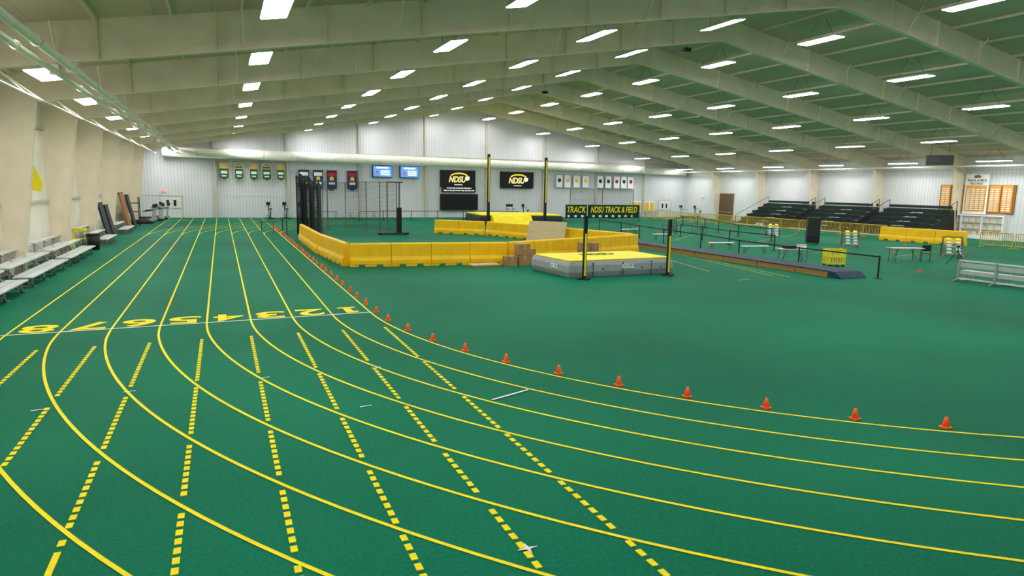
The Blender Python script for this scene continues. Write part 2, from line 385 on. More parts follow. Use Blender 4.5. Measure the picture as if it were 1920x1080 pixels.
# ------------------------------------------------------------ far wall banners, screens
def banner(x0,x1,z0,z1,style,y=YF-.42):
    lab={0:"beige and green banner with gold band hanging on far wall",1:"dark navy championship banner hanging on far wall",2:"small white team banner with emblem hanging on far wall",3:"beige pointed banner with green band on far wall"}[style]
    t=thing("wall_banner",lab,"banner",((x0+x1)/2,y,z0),0,{0:"green banners",3:"green banners",1:"dark banners",2:"white banners"}[style])
    w=x1-x0;h=z1-z0
    base={0:m_bbeige,1:m_bnavy,2:m_bwhite,3:m_bbeige}[style]
    cl=part(t,"banner_cloth",MB().prism([(-w/2,.12*h),(0,0),(w/2,.12*h),(w/2,h),(-w/2,h)],1,-.01,.01) if style!=2 else MB().box(-w/2,-.01,0,w/2,.01,h),base)
    part(t,"banner_rod",MB().cyl((-w/2-.05,0,h),(w/2+.05,0,h),.03,n=8),m_wire)
    f=-.02
    if style in (0,3):
        part(cl,"banner_panel",MB().prism([(-w*.46,.14*h),(0,.03*h),(w*.46,.14*h),(w*.46,.62*h),(-w*.46,.62*h)],1,f,-.011),m_bgreen)
        part(cl,"banner_stripe",MB().box(-w*.4,-.03,.68*h,w*.4,-.011,.76*h).box(-w*.3,-.03,.84*h,w*.3,-.011,.88*h),m_gold if style==0 else m_bgreen)
        part(cl,"banner_stripe",MB().box(-w*.34,-.03,.36*h,w*.34,-.021,.5*h).box(-w*.25,-.03,.2*h,w*.25,-.021,.27*h),m_bwhite)
    elif style==1:
        part(cl,"banner_panel",MB().box(-w*.4,f,.72*h,w*.4,-.011,.9*h),random.choice([m_bwhite,m_gold,m_red0]))
        part(cl,"banner_stripe",MB().box(-w*.3,-.03,.3*h,w*.3,-.011,.42*h).box(-w*.2,-.03,.5*h,w*.2,-.011,.54*h),m_bwhite)
        part(cl,"banner_emblem",MB().cyl((0,-.03,.6*h),(0,-.011,.6*h),w*.2),m_gold)
    else:
        part(cl,"banner_border",MB().box(-w/2-.05,-.0,-.05,w/2+.05,.03,h+.02),m_alud)
        part(cl,"banner_emblem",MB().cyl((0,-.03,.55*h),(0,-.011,.55*h),w*.3,n=random.choice([5,6,8])),random.choice([m_gold,m_bnavy,m_red0,m_bgreen,m_bnavy]))
for i,(a,b2) in enumerate(((-.05,.85),(1.4,2.25),(2.85,3.65),(4.05,4.95),(5.5,6.3))): banner(a,b2,3.85,5.75,0 if i%2==0 else 3)
for (a,b2) in ((7.7,8.8),(9.2,10.25),(10.6,11.7),(12.8,13.9)): banner(a,b2,2.95,5.1,1)
for x in (38.5,39.65,40.95,42.25,44.4,45.6,46.85,47.95,49.0): banner(x,x+.85,3.75,5.3,2)
def wscreen(x0,x1,z0,z1,cat,lab,mat,name="display_screen"):
    w=x1-x0;h=z1-z0
    t=thing(name,lab,cat,((x0+x1)/2,YF-.4,z0))
    part(t,"screen_frame",MB().box(-w/2,-.06,0,w/2,.39,h),m_black,bev=.02)
    p=part(t,"screen_panel",MB().box(-w/2+.06,-.075,.06,w/2-.06,-.06,h-.06),mat)
    return p,w,h
for (a,b2,tx) in ((15.6,17.8,1),(18.7,20.9,2)):
    t,w,h=wscreen(a,b2,4.5,5.8,"screen","blue lit score screen with white score rows on far wall",m_scrb)
    g=MB()
    for k in range(3): g.box(-w*.1,-.085,h*.5-k*.2,w*.36,-.076,h*.5-k*.2+.1)
    g.box(-w*.3,-.085,h*.74,w*.3,-.076,h*.86)
    part(t,"screen_text_row",g,m_scrw)
    part(t,"screen_logo",MB().cyl((-w*.28,-.085,h*.42),(-w*.28,-.076,h*.42),.16,n=12),m_red)
for (a,b2) in ((23.5,27.75),(31.05,35.35)):
    t,w,h=wscreen(a,b2,3.55,5.5,"scoreboard","large black video board with yellow and white team logo",m_scrk,"video_board")
    txt(t,"NDSU",2.15,.72,(-.1,-.09,h*.46),m_logow,bold=.035,shear=.25)
    txt(t,"NDSU",2.05,.6,(-.1,-.105,h*.46),m_logoy,bold=.01,shear=.25)
    sw=MB(); n=14
    pts=[(math.cos(math.pi*(.05+.9*k/n))*1.1+.1,.36+math.sin(math.pi*(.05+.9*k/n))*.42) for k in range(n+1)]
    inn=[(math.cos(math.pi*(.05+.9*k/n))*.9+.1,.36+math.sin(math.pi*(.05+.9*k/n))*(.24)) for k in range(n+1)]
    for k in range(n): sw.prism([pts[k],pts[k+1],inn[k+1],inn[k]],1,-.09,-.076)
    part(t,"screen_logo",sw,m_logoy,loc=(0,0,h*.46))
    part(t,"screen_logo",MB().prism([(1.0,-.15),(1.35,-.05),(1.4,.3),(1.1,.4),(.9,.2)],1,-.09,-.076),m_logow,loc=(0,0,h*.46))
    part(t,"screen_text_row",MB().box(-.5,-.09,h*.12,.5,-.076,h*.16),m_logow)
t=thing("wall_sign","black wall sign with two rows of small white lettering","sign",(25.75,YF-.4,2.98))
sp=part(t,"sign_panel",MB().box(-2.05,-.03,0,2.05,.39,.62),m_black)
g=MB()
for zz,ww in ((.4,1.5),(.12,1.9)):
    xx=-ww
    while xx<ww:
        l=random.uniform(.12,.4); g.box(xx,-.045,zz,min(xx+l,ww),-.031,zz+.1); xx+=l+.08
part(sp,"sign_text_row",g,m_logow)
t=thing("scoreboard","large blank black scoreboard panel on far wall","scoreboard",(25.8,YF-.4,.9))
part(t,"scoreboard_frame",MB().box(-2.3,-.06,0,2.3,.39,1.85),m_black,bev=.02)
part(t,"scoreboard_face",MB().box(-2.2,-.075,.08,2.2,-.06,1.77),m_scrk)
for x in (50.6,52.6):
    t=thing("notice_board","brown paper posters on a white board by the far wall","poster",(x,YF-.25,0),0,"brown posters")
    bb=part(t,"poster_board",MB().box(-.75,-.03,.75,.75,.05,2.1),m_bwhite)
    for (a,c) in ((-.65,-.05),(.08,.65)): part(bb,"poster_sheet",MB().box(a,-.045,.85,c,-.031,1.95),m_gold)
    for s in (-.6,.6): part(t,"leg",MB().box(s-.03,0,0,s+.03,.05,.75).box(s-.03,-.2,0,s+.03,.2,.04),m_alud)
# ------------------------------------------------------------ free standing banners
def fbanner(x0,x1,y,z0,z1,text,rz=0):
    w=x1-x0
    t=thing("sponsor_banner","dark green vinyl banner with yellow lettering on a metal frame","banner",((x0+x1)/2,y,0),rz,"dark green lettered banners")
    c=part(t,"banner_cloth",MB().box(-w/2,-.02,z0,w/2,.02,z1),m_bgdark)
    txt(c,text,w*.9,(z1-z0)*.46,(0,-.03,z0+(z1-z0)*.64),m_my,bold=.015,shear=.2)
    ln=MB(); k=-w*.42
    while k<w*.42: ln.box(k,-.03,z0+.12,k+.3,-.021,z0+.36); k+=.85
    part(c,"banner_stripe",ln,m_bwhite)
    for k in (-w/2,w/2): part(t,"leg",MB().cyl((k,0.05,0),(k,.05,z1),.03,n=8).box(k-.05,-.3,0,k+.05,.4,.04),m_black)
fbanner(34.9,37.55,66,.35,1.85,"TRACK"); fbanner(37.7,44.5,66,.35,1.85,"NDSU TRACK & FIELD")
# ------------------------------------------------------------ water barriers
def barrier(L_):
    t=thing("plastic_barrier","yellow plastic water filled barrier segment on green floor","barrier",(0,0,0),0,"yellow plastic barriers")
    b=MB(); L2=L_/2-.008
    b.prism([(-.22,.1),(.22,.1),(.21,.28),(.14,.45),(.11,1.0),(.07,1.05),(-.07,1.05),(-.11,1.0),(-.14,.45),(-.21,.28)],0,-L2,L2)
    body=part(t,"barrier_body",b,m_by,bev=.02)
    for (a,c) in ((-L2,-L2*.6),(-L2*.28,L2*.28),(L2*.6,L2)): part(t,"barrier_foot",MB().box(a,-.21,0,c,.21,.1),m_by)
    for k in (-.5,0,.5): part(body,"barrier_rib",MB().prism([(-.165,.36),(.165,.36),(.125,.97),(-.125,.97)],0,L2*k-.02,L2*k+.02),m_by,bev=.008)
    return t
pb=barrier(1.8); first=[True]
def wall_of(pts,seg=1.8):
    for a,b2 in zip(pts[:-1],pts[1:]):
        a=V(a);b2=V(b2);Ln=(b2-a).length;n=max(1,round(Ln/seg)); ang=math.atan2(b2.y-a.y,b2.x-a.x)
        for k in range(n):
            p=a+(b2-a)*((k+.5)/n)
            if first[0]: o=pb; pb.location=(p.x,p.y,0); pb.rotation_euler=(0,0,ang); first[0]=False
            else: o=dup(pb,(p.x,p.y,0),ang)
            o.scale=(Ln/n/1.8,1,1)
wall_of([(4.72,45.6),(4.68,36.3)]); wall_of([(4.72,36.2),(5.08,30.45)])
wall_of([(5.15,30.15),(12.4,29.4)]); wall_of([(12.5,29.45),(22.2,33.1)])
wall_of([(15.2,50.4),(18.3,47.7)]); wall_of([(18.45,47.5),(20.3,42.1)]); wall_of([(20.4,41.9),(22.3,33.7)])
wall_of([(48.3,37.6),(49.2,31.4)])
# ------------------------------------------------------------ cardboard boxes
def cbox(x,y,z,w,d_,h,rz=0):
    t=thing("cardboard_box","closed brown cardboard box beside the yellow barrier","box",(x,y,z),rz,"cardboard boxes")
    part(t,"carton",MB().box(-w/2,-d_/2,0,w/2,d_/2,h),m_card,bev=.01)
    part(t,"packing_tape",MB().box(-w/2-.003,-.03,h*.6,w/2+.003,.03,h+.004).box(-.03,-d_/2-.003,h*.5,.03,d_/2+.003,h+.003),m_tape)
cbox(12.3,28.7,0,.55,.5,.45); cbox(12.93,28.65,0,.55,.5,.5); cbox(12.9,28.65,.51,.6,.5,.5,.05); cbox(13.45,28.95,0,.4,.45,.75)
cbox(17.0,30.1,.0,.5,.45,.9); cbox(17.7,30.4,0,.5,.45,.85,.3)
t=thing("wooden_ramp","low brown wooden platform lying beside the barrier","platform",(11.0,28.65,0),.05)
part(t,"platform_top",MB().box(-.7,-.35,.08,.7,.35,.12),m_ply); part(t,"platform_frame",MB().box(-.7,-.35,0,-.62,.35,.08).box(.62,-.35,0,.7,.35,.08).box(-.7,-.35,0,.7,-.3,.08).box(-.04,-.35,0,.04,.35,.08),m_brown)
t=thing("plywood_board","large light plywood board leaning against yellow barriers","board",(19.55,39.9,0),-.95)
Rb=Matrix.Rotation(-.32,3,'X')
part(t,"board_panel",MB().box(-1.4,-.02,0,1.4,.02,1.5,R=Rb),m_ply)
part(t,"board_batten",MB().box(-1.3,.02,.1,-1.2,.06,1.4,R=Rb),m_wood); part(t,"board_batten",MB().box(1.2,.02,.1,1.3,.06,1.4,R=Rb),m_wood)
# ------------------------------------------------------------ high jump mat
def pillow(hx,hy,z0,z1,bul=.1,n=10):
    b=MB(); ring=[]
    for s in range(4):
        for k in range(n):
            u=-1+2*k/n
            x,y=[(u*hx,-hy),(hx,u*hy),(-u*hx,hy),(-hx,-u*hy)][s]
            ring.append((x,y))
    m=len(ring); vs=[]
    for (sc,z) in ((1.0,z0),(1+bul/hx,z0+(z1-z0)*.35),(1+bul*.8/hx,z0+(z1-z0)*.75),(1.0,z1)):
        vs+=[(x*sc,y*(1+(sc-1)*hx/hy),z) for x,y in ring]
    fs=[(l*m+i,l*m+(i+1)%m,(l+1)*m+(i+1)%m,(l+1)*m+i) for l in range(3) for i in range(m)]+[tuple(range(m)),tuple(range(3*m,4*m))]
    return b.add(vs,fs)
t=thing("high_jump_mat","grey vinyl high jump landing mat with yellow top","landing mat",(15.4,25.6,0),.06)
bd=part(t,"mat_body",pillow(2.62,1.5,0,.66,.09),m_gray,bev=.03)
tp=part(t,"mat_top",pillow(2.58,1.45,.66,.72,.02),m_my,bev=.02)
s_=MB()
for k in (-1.5,0,1.5): s_.box(k-.01,-1.62,.03,k+.01,-1.55,.6)
for k in (-2.0,-1,1.0,2.0): s_.box(k-.04,-1.63,.3,k+.04,-1.56,.35)
s_.box(-2.7,-1.605,.0,2.7,-1.56,.03)
part(bd,"strap",s_,m_mesh)
txt(bd,"GILL",.66,.2,(.25,-1.63,.42),m_bwhite,bold=.03,shear=.2)
txt(bd,"GILL",.6,.18,(-2.74,-.5,.42),m_bwhite,bold=.03,shear=.2,rot=(math.pi/2,0,-math.pi/2))
txt(tp,"NDSU",1.8,.6,(.0,.4,.732),m_bgreen,bold=.02,shear=.2,rot=(0,0,0))
def hjstand(x,y,hh,lab,vault=False):
    t=thing("jump_standard",lab,"jump standard",(x,y,0),0,"vault standards" if vault else "high jump standards")
    if vault:
        part(t,"standard_base",MB().box(-.3,-.3,0,.3,.3,.12),m_black,bev=.02)
        u=part(t,"upright",MB().box(-.11,-.11,.12,.11,.11,hh),m_black)
        part(u,"measuring_strip",MB().box(-.05,-.125,2.2,.05,-.111,hh-.3),m_ys)
        part(u,"crossbar_peg",MB().box(-.2,-.05,4.6,.2,.05,4.68),m_alud)
    else:
        part(t,"standard_base",MB().box(-.06,-.28,0,.06,.28,.06).box(-.3,-.05,0,.3,.05,.05),m_black,bev=.01)
        u=part(t,"upright",MB().box(-.065,-.055,.05,.065,.055,hh),m_black)
        part(u,"measuring_strip",MB().box(-.04,-.07,.15,.04,-.056,hh-.7),m_ys)
        part(u,"crossbar_peg",MB().box(-.03,-.03,1.25,.14,.03,1.3),m_alud)
    return t
hjstand(13.28,23.4,2.55,"black high jump standard with yellow measuring strip before the mat")
hjstand(17.42,23.5,2.4,"black high jump standard with yellow measuring strip before the mat")
hjstand(23.1,59.3,6.65,"tall black pole vault standard with yellow measuring strip",True)
hjstand(28.9,59.0,6.5,"tall black pole vault standard with yellow measuring strip",True)
t=thing("pole_vault_mat","large pole vault landing mat with yellow top and black sides","landing mat",(27.5,63.6,0),-.12)
part(t,"mat_body",pillow(4.2,3.2,0,.85,.08),m_dark,bev=.03)
part(t,"mat_top",pillow(4.1,3.1,.85,.98,.03),m_my,bev=.03)
part(t,"front_wedge",MB().prism([(-5.0,0),(-3.3,0),(-3.3,.95),(-4.0,.85)],0,-3.2,.7),m_my,bev=.02)
# ------------------------------------------------------------ vault runway
t=thing("vault_runway","long raised runway with navy surface and brown wooden side","runway",(24.05,20.5,0),0)
rd=part(t,"runway_deck",MB().box(0,.55,.0,1.5,26,.24),m_brown)
part(t,"runway_surface",MB().box(-.02,.5,.24,1.52,26,.285),m_navy)
part(t,"runway_end_ramp",MB().prism([(-.15,0),(.58,0),(.58,.285),(.2,.27),(-.1,.06)],0,-.03,1.53),m_navy,bev=.02)
s_=MB(); k=2.4
while k<26: s_.box(-.006,k,.03,0.0,k+.03,.24); k+=2.4
part(rd,"side_seam",s_,m_black)
# ------------------------------------------------------------ stanchions with belts
def stanch(pts,grp,hh=1.0):
    for i,p in enumerate(pts):
        t=thing("barrier_post","black post with round base and retractable belt","barrier post",(*p,0),0,grp)
        part(t,"post_base",MB().cyl((0,0,0),(0,0,.03),.17,.16,16),m_black)
        u=part(t,"post",MB().cyl((0,0,.03),(0,0,hh),.035,n=10),m_black)
        if i<len(pts)-1:
            q=V(pts[i+1])-V(p); e=q.normalized()*.05
            part(u,"belt",MB().bar((e.x,e.y,hh-.06),(q.x-e.x,q.y-e.y,hh-.06),.02,.06),m_black)
stanch([(25.9,20.1),(25.8,24.4),(26.1,28.9),(27.2,33.5),(27.9,38.3),(28.6,42.3),(29.5,46.2),(30.6,51.5)],"black belt posts by the runway")
stanch([(31.5,31.8),(31.8,36.2),(32.6,40),(33.2,43.4),(36.6,48.5),(39,52),(42.6,55.4)],"black belt posts on the infield")
stanch([(36.8,37.5),(38.2,42.5),(40,47),(43,52.5),(46.5,58)],"black belt posts before the barricades")
stanch([(12.6,68),(15.5,70),(18.5,70),(21.5,70.3),(24.5,70.5),(27.5,70.5),(31,70)],"black belt posts by the vault mat")
stanch([(4.2,50.2),(4.3,55)],"black belt posts by the cage")
# ------------------------------------------------------------ crowd barricades
def fence():
    t=thing("crowd_barricade","ochre steel crowd control barricade with vertical bars","barricade",(0,0,0),0,"steel crowd barricades")
    L2=1.08
    fr=part(t,"frame",MB().cyl((-L2,0,1.05),(L2,0,1.05),.032,n=8).cyl((-L2,0,.18),(L2,0,.18),.025,n=8).cyl((-L2,0,.0),(-L2,0,1.05),.028,n=8).cyl((L2,0,0),(L2,0,1.05),.028,n=8),m_fence)
    b=MB()
    for k in range(1,15): b.cyl((-L2+2*L2*k/15,0,.18),(-L2+2*L2*k/15,0,1.05),.018,n=6)
    part(fr,"vertical_bars",b,m_fence)
    for a in (-L2+.1,L2-.15): part(t,"foot",MB().box(a,-.3,0,a+.05,.3,.04),m_fence)
    return t
fc=fence(); fc.location=(50,39.5,0); fc.rotation_euler=(0,0,math.pi/2)
for k in range(1,15): dup(fc,(50,39.5+2.3*k,0))
dup(fc,(49.9,29.8,0)); dup(fc,(50.0,27.5,0)); dup(fc,(50.0,25.2,0))
# ------------------------------------------------------------ green bleachers
def gble(y0,y1):
    L_=y1-y0
    t=thing("bleacher_section","dark green tiered bleacher section with aluminium steps","bleacher",(53.3,y0,0),0,"dark green bleachers")
    for i in range(6):
        x=.1+i*.78; z=.40+i*.38
        part(t,"seat",MB().box(x+.4,.05,z-.03,x+.72,L_-.05,z+.05),m_green,bev=.01)
        part(t,"backrest",MB().box(x+.74,.05,z+.12,x+.78,L_-.05,z+.36),m_green)
        part(t,"foot_board",MB().box(x,.0,z-.40,x+.4,L_,z-.36),m_alu)
        part(t,"riser",MB().box(x+.39,.0,z-.36,x+.41,L_,z-.1),m_dark)
    for yy in (0,L_*.5,L_-.06):
        part(t,"side_frame",MB().prism([(.1,0),(4.9,0),(4.9,2.3),(4.6,2.3)],1,yy,yy+.05),m_dark)
    s_=MB()
    for i in range(6): s_.box(.1+i*.78,L_*.5-.5,i*.38,.5+i*.78,L_*.5+.5,i*.38+.1); s_.box(.48+i*.78,L_*.5-.5,i*.38,.8+i*.78,L_*.5+.5,i*.38+.28)
    part(t,"aisle_step",s_,m_alu)
    for yy in (0,L_): part(t,"guard_rail",MB().cyl((.1,yy,1.0),(4.8,yy,3.1),.025,n=8).cyl((.1,yy,0),(.1,yy,1),.025,n=8).cyl((4.8,yy,2.2),(4.8,yy,3.1),.025,n=8),m_black)
for a,b2 in ((38.2,44.6),(45.7,52.1),(53.3,60.0)): gble(a,b2)
# ------------------------------------------------------------ aluminium bleachers
def able(y0,y1,lab="three row aluminium bleacher against the cream wall"):
    L_=y1-y0
    t=thing("aluminium_bleacher",lab,"bleacher",(-5.85,y0,0),0,"aluminium bleachers")
    for i in range(3):
        x=-.05-i*.62; z=.38+i*.32
        part(t,"seat",MB().box(x-.29,0,z-.05,x,L_,z),m_alu,bev=.008)
        if i: part(t,"foot_board",MB().box(x+.02,.05,z-.37,x+.3,L_-.05,z-.32),m_alu)
    for k in range(4):
        yy=.4+(L_-.8)*k/3
        f=MB().box(-1.5,yy-.02,0,-.05,yy+.03,.05)
        for i in range(3): x=-.18-i*.62; f.box(x-.025,yy-.02,.0,x+.025,yy+.03,.34+i*.32)
        f.bar((-.15,yy,.05),(-1.45,yy,.95),.04)
        part(t,"leg_frame",f,m_alud)
for a,b2 in ((14.5,19.3),(19.8,26.2),(26.8,32.6),(33.2,39.2),(43.4,47.2),(52.2,56.3)): able(a,b2)
t=thing("trash_can","tall black plastic trash can beside the bleacher","trash can",(-6.25,41.0,0))
part(t,"bin_body",MB().cyl((0,0,0),(0,0,.8),.26,.33,20),m_black,smooth=True); part(t,"bin_rim",MB().cyl((0,0,.8),(0,0,.85),.35,.35,20),m_dark)
def lean(x,y,w,h,mat,name,lab,cat,ang=.2):
    t=thing(name,lab,cat,(x,y,0),math.pi/2)
    R=Matrix.Rotation(-ang,3,'X')
    part(t,"panel",MB().box(-w/2,-.06,0,w/2,.06,h,R=R),mat,bev=.02)
    part(t,"edge_trim",MB().box(-w/2,-.075,h-.06,w/2,.075,h+.01,R=R),m_dark); part(t,"edge_trim",MB().box(-w/2,-.075,0.0,w/2,.075,.06,R=R),m_dark)
lean(-6.5,48.6,1.4,2.3,m_dark,"gym_mat","black folding gym mat leaning against the wall","mat")
lean(-6.5,50.6,1.2,2.1,m_dark,"gym_mat","black folding gym mat leaning against the wall","mat")
lean(-6.4,58.3,1.9,2.8,m_wood,"plywood_sheet","brown wooden sheet leaning against the wall","board")
lean(-6.3,60.6,1.4,2.6,m_dark,"gym_mat","black folding gym mat leaning against the wall","mat")
t=thing("hurdle_rack","small yellow hurdle rack against the wall","rack",(-7.0,42.3,0))
for k in range(3): part(t,"hurdle",MB().bar((-.35,k*.15-.15,0),(-.35,k*.15-.15,1.0),.04).bar((.35,k*.15-.15,0),(.35,k*.15-.15,1.0),.04).box(-.38,k*.15-.17,.9,.38,k*.15-.13,1.05).bar((-.35,k*.15-.15,.5),(.35,k*.15-.15,.5),.03),m_crate)
t=thing("wall_flag","yellow triangular flag hanging on the cream wall","flag",(-7.2,34.6,3.1),0)
part(t,"flag_cloth",MB().prism([(-.3,.1),(.12,.0),(.22,.35),(-.12,1.35),(-.3,1.6)],1,-.01,.01),m_my)
part(t,"flag_pole",MB().cyl((-.31,0,-.1),(-.31,0,1.65),.02,n=8).bar((-.31,0,1.4),(-.4,0,1.4),.04),m_black)
def machine(x,y,rz,kind):
    if kind==0:
        t=thing("treadmill","black and grey treadmill near the wall","exercise machine",(x,y,0),rz,"treadmills")
        part(t,"running_deck",MB().box(-.4,-1,.0,.4,.8,.22),m_black,bev=.02)
        u=None
        for s in (-1,1):
            u=part(t,"upright",MB().bar((s*.38,.75,.2),(s*.36,.95,1.4),.08),m_alud); part(u,"handrail",MB().bar((s*.38,.9,1.15),(s*.38,.1,1.05),.05),m_black)
        part(t,"console",MB().box(-.42,.85,1.35,.42,1.05,1.65),m_black,bev=.03)
        part(t,"motor_cover",MB().box(-.38,.55,.2,.38,1.0,.38),m_alud,bev=.04)
    else:
        t=thing("exercise_bike","black upright exercise bike near the far wall","exercise machine",(x,y,0),rz,"exercise bikes")
        f=part(t,"base_frame",MB().box(-.3,-.6,0,.3,-.5,.08).box(-.3,.5,0,.3,.6,.08).bar((0,-.55,.08),(0,.55,.08),.08).bar((0,-.2,.1),(0,-.35,.95),.07).bar((0,.3,.1),(0,.5,1.35),.08),m_black)
        w=part(t,"flywheel",MB().cyl((-.06,.35,.4),(.06,.35,.4),.28,n=20),m_alud); part(t,"seat",MB().box(-.13,-.5,.95,.13,-.22,1.05),m_black,bev=.03)
        h=part(t,"handlebar",MB().bar((-.28,.4,1.25),(.28,.4,1.25),.04).bar((-.28,.4,1.25),(-.28,.1,1.3),.04).bar((.28,.4,1.25),(.28,.1,1.3),.04),m_black)
        part(h,"console",MB().box(-.2,.48,1.35,.2,.56,1.7),m_black); part(w,"pedal",MB().box(-.25,.15,.3,-.1,.3,.34),m_black); part(w,"pedal",MB().box(.1,.3,.55,.25,.45,.59),m_black)
for p in ((4.6,74.3),(6.2,74.3),(7.8,74.0)): machine(*p,0.2,1)
for p in ((-6.3,65.6),(-6.3,67.8),(-5.9,70),(-5.6,72.3),(-6.4,74.0)): machine(*p,-1.4,0)
t=thing("weight_rack","black steel storage rack beside the exercise machines","rack",(-6.7,63.2,0),0)
for (a,c) in ((-.5,-.5),(.44,-.5),(-.5,.44),(.44,.44)): part(t,"rack_post",MB().box(a,c,0,a+.06,c+.06,2.3),m_black)
for z in (.4,1.1,1.8): part(t,"shelf",MB().box(-.5,-.5,z,.5,.5,z+.05),m_dark)
# ------------------------------------------------------------ throwing cage
for k in range(6):
    t=thing("net_gate","tall black folded net gate panel standing on edge","cage panel",(5.25+.24*k,51.2-.3*k,0),1.15+.03*k,"folded net gates")
    hh=4.3-.12*abs(k-1)
    fr=part(t,"gate_frame",MB().box(-.7,-.03,0,-.6,.03,hh).box(.6,-.03,0,.7,.03,hh-.35).bar((-.66,0,hh),(.66,0,hh-.35),.07).box(-.7,-.03,.1,.7,.03,.2),m_black)
    part(fr,"gate_net",MB().prism([(-.62,.2),(.62,.2),(.62,hh-.4),(-.62,hh-.05)],1,-.015,.015),m_dark if k%2 else m_net2)
t=thing("throwing_cage","throwing cage with thin posts and black netting","cage",(0,0,0))
cp=[(7.1,53.0,3.9),(7.8,55.5,3.8),(9.4,56.6,3.8),(10.8,55,3.9),(11.1,51.3,3.9),(12.2,50.4,3.85)]
for (x,y,z) in cp: part(t,"cage_post",MB().cyl((x,y,0),(x,y,z),.035,n=8).box(x-.2,y-.2,0,x+.2,y+.2,.05),m_wire)
for a,b2 in zip(cp[:-1],cp[1:]):
    part(t,"top_cable",MB().bar((a[0],a[1],a[2]-.02),(b2[0],b2[1],b2[2]-.02),.03),m_wire)
    part(t,"net",MB().add([(a[0],a[1],.1),(b2[0],b2[1],.1),(b2[0],b2[1],b2[2]),(a[0],a[1],a[2])],[(0,1,2,3)]),m_net)
t=thing("cage_winch_stand","black padded winch stand on a low wheeled base","stand",(11.9,49.4,0))
part(t,"stand_base",MB().box(-1.3,-.4,.08,.9,.4,.16),m_black,bev=.02)
part(t,"upright",MB().box(-.7,-.04,.16,-.62,.04,3.9).box(.2,-.06,.16,.3,.06,3.9).box(-.7,-.06,3.8,.5,.06,3.9),m_wire)
part(t,"pad",MB().box(.05,-.15,.16,.4,.15,2.0),m_black,bev=.03)
for (a,c) in ((-1.2,-.3),(-1.2,.3),(.8,-.3),(.8,.3)): part(t,"wheel",MB().cyl((a,c-.03,.08),(a,c+.03,.08),.08),m_dark)
t=thing("throwing_net","net screen on thin posts behind the infield barriers","net",(0,0,0))
cp=[(33.5,62.5,3.6),(36.5,61,3.7),(39.5,59.8,3.6)]
for (x,y,z) in cp: part(t,"cage_post",MB().cyl((x,y,0),(x,y,z),.035,n=8),m_wire)
for a,b2 in zip(cp[:-1],cp[1:]): part(t,"net",MB().add([(a[0],a[1],2.0),(b2[0],b2[1],2.0),(b2[0],b2[1],b2[2]),(a[0],a[1],a[2])],[(0,1,2,3)]),m_net)
def table(x,y,rz,w,mat,lab,h=.75,d_=.7,name="folding_table"):
    t=thing(name,lab,"table" if h>.6 else "bench",(x,y,0),rz)
    part(t,"table_top" if h>.6 else "seat",MB().box(-w/2,-d_/2,h-.04,w/2,d_/2,h),mat,bev=.008)
    for s in (-1,1):
        part(t,"leg",MB().bar((s*(w/2-.2),-d_/2+.06,0),(s*(w/2-.2),-d_/2+.06,h-.04),.03).bar((s*(w/2-.2),d_/2-.06,0),(s*(w/2-.2),d_/2-.06,h-.04),.03).bar((s*(w/2-.2),-d_/2+.06,.12),(s*(w/2-.2),d_/2-.06,.12),.03).bar((s*(w/2-.2),0,.12),(s*(w/2-.55),0,h-.04),.025),m_wire)
    return t
table(26.95,25.9,-.35,1.6,m_tgray,"grey folding table holding equipment cases by the runway")
t=thing("equipment_case","black equipment case on the folding table","case",(26.75,25.98,.755),-.3)
part(t,"case_body",MB().box(-.3,-.2,0,.3,.2,.16),m_black,bev=.02); part(t,"handle",MB().bar((-.08,-.22,.08),(.08,-.22,.08),.03),m_wire)
t=thing("paper_box","white paper box on the folding table","box",(27.35,25.75,.755),-.3)
part(t,"carton",MB().box(-.2,-.15,0,.2,.15,.2),m_bwhite,bev=.01); part(t,"lid",MB().box(-.21,-.16,.17,.21,.16,.215),m_tgray)
table(34.0,24.9,-.3,1.8,m_tgray,"light grey folding table on the infield")
t=thing("folding_chair","black folding chair behind the grey table","chair",(35.3,24.6,0),-1)
part(t,"seat",MB().box(-.22,-.22,.43,.22,.22,.46),m_black,bev=.01); part(t,"backrest",MB().box(-.22,.2,.55,.22,.24,.88),m_black,bev=.01)
for (a,c) in ((-.2,-.2),(.2,-.2)): part(t,"leg",MB().bar((a,c,0),(a,.22,.88),.03).bar((a,.25,0),(a,-.18,.45),.03),m_black)
for p in ((34.4,46.4),(36.2,44.9),(32.2,49.4)): table(*p,.2,1.5,m_dark,"dark folding table on the infield")
for p in ((30.7,46.8,.1),(29.9,41.2,.1),(28.9,33.6,-.2),(29.2,31.0,-.2)): table(*p,1.7,m_bwhite,"low white bench on the infield floor",h=.42,d_=.3,name="low_bench")
table(3.0,51.5,0,1.2,m_dark,"small black table beside the track",h=.9,name="timing_table")
t=thing("storage_cart","yellow plastic crate cart beside the folding table","cart",(28.05,24.3,0),-.3)
b=MB()
for s in (-1,1):
    b.box(-.42,s*.3-.015,.12,.42,s*.3+.015,.2).box(-.42,s*.3-.015,.78,.42,s*.3+.015,.86).box(-.42,s*.3-.015,.45,.42,s*.3+.015,.52)
    b.box(s*.42-.015,-.3,.12,s*.42+.015,.3,.2).box(s*.42-.015,-.3,.78,s*.42+.015,.3,.86).box(s*.42-.015,-.3,.45,s*.42+.015,.3,.52)
    for k in range(7): b.box(-.4+k*.13,s*.3-.015,.12,-.35+k*.13,s*.3+.015,.86)
    for k in range(5): b.box(s*.42-.015,-.28+k*.13,.12,s*.42+.015,-.22+k*.13,.86)
b.box(-.42,-.3,.1,.42,.3,.13)
part(t,"crate_body",b,m_crate)
for (a,c) in ((-.35,-.25),(.35,-.25),(-.35,.25),(.35,.25)): part(t,"wheel",MB().cyl((a,c-.02,.05),(a,c+.02,.05),.05),m_black)
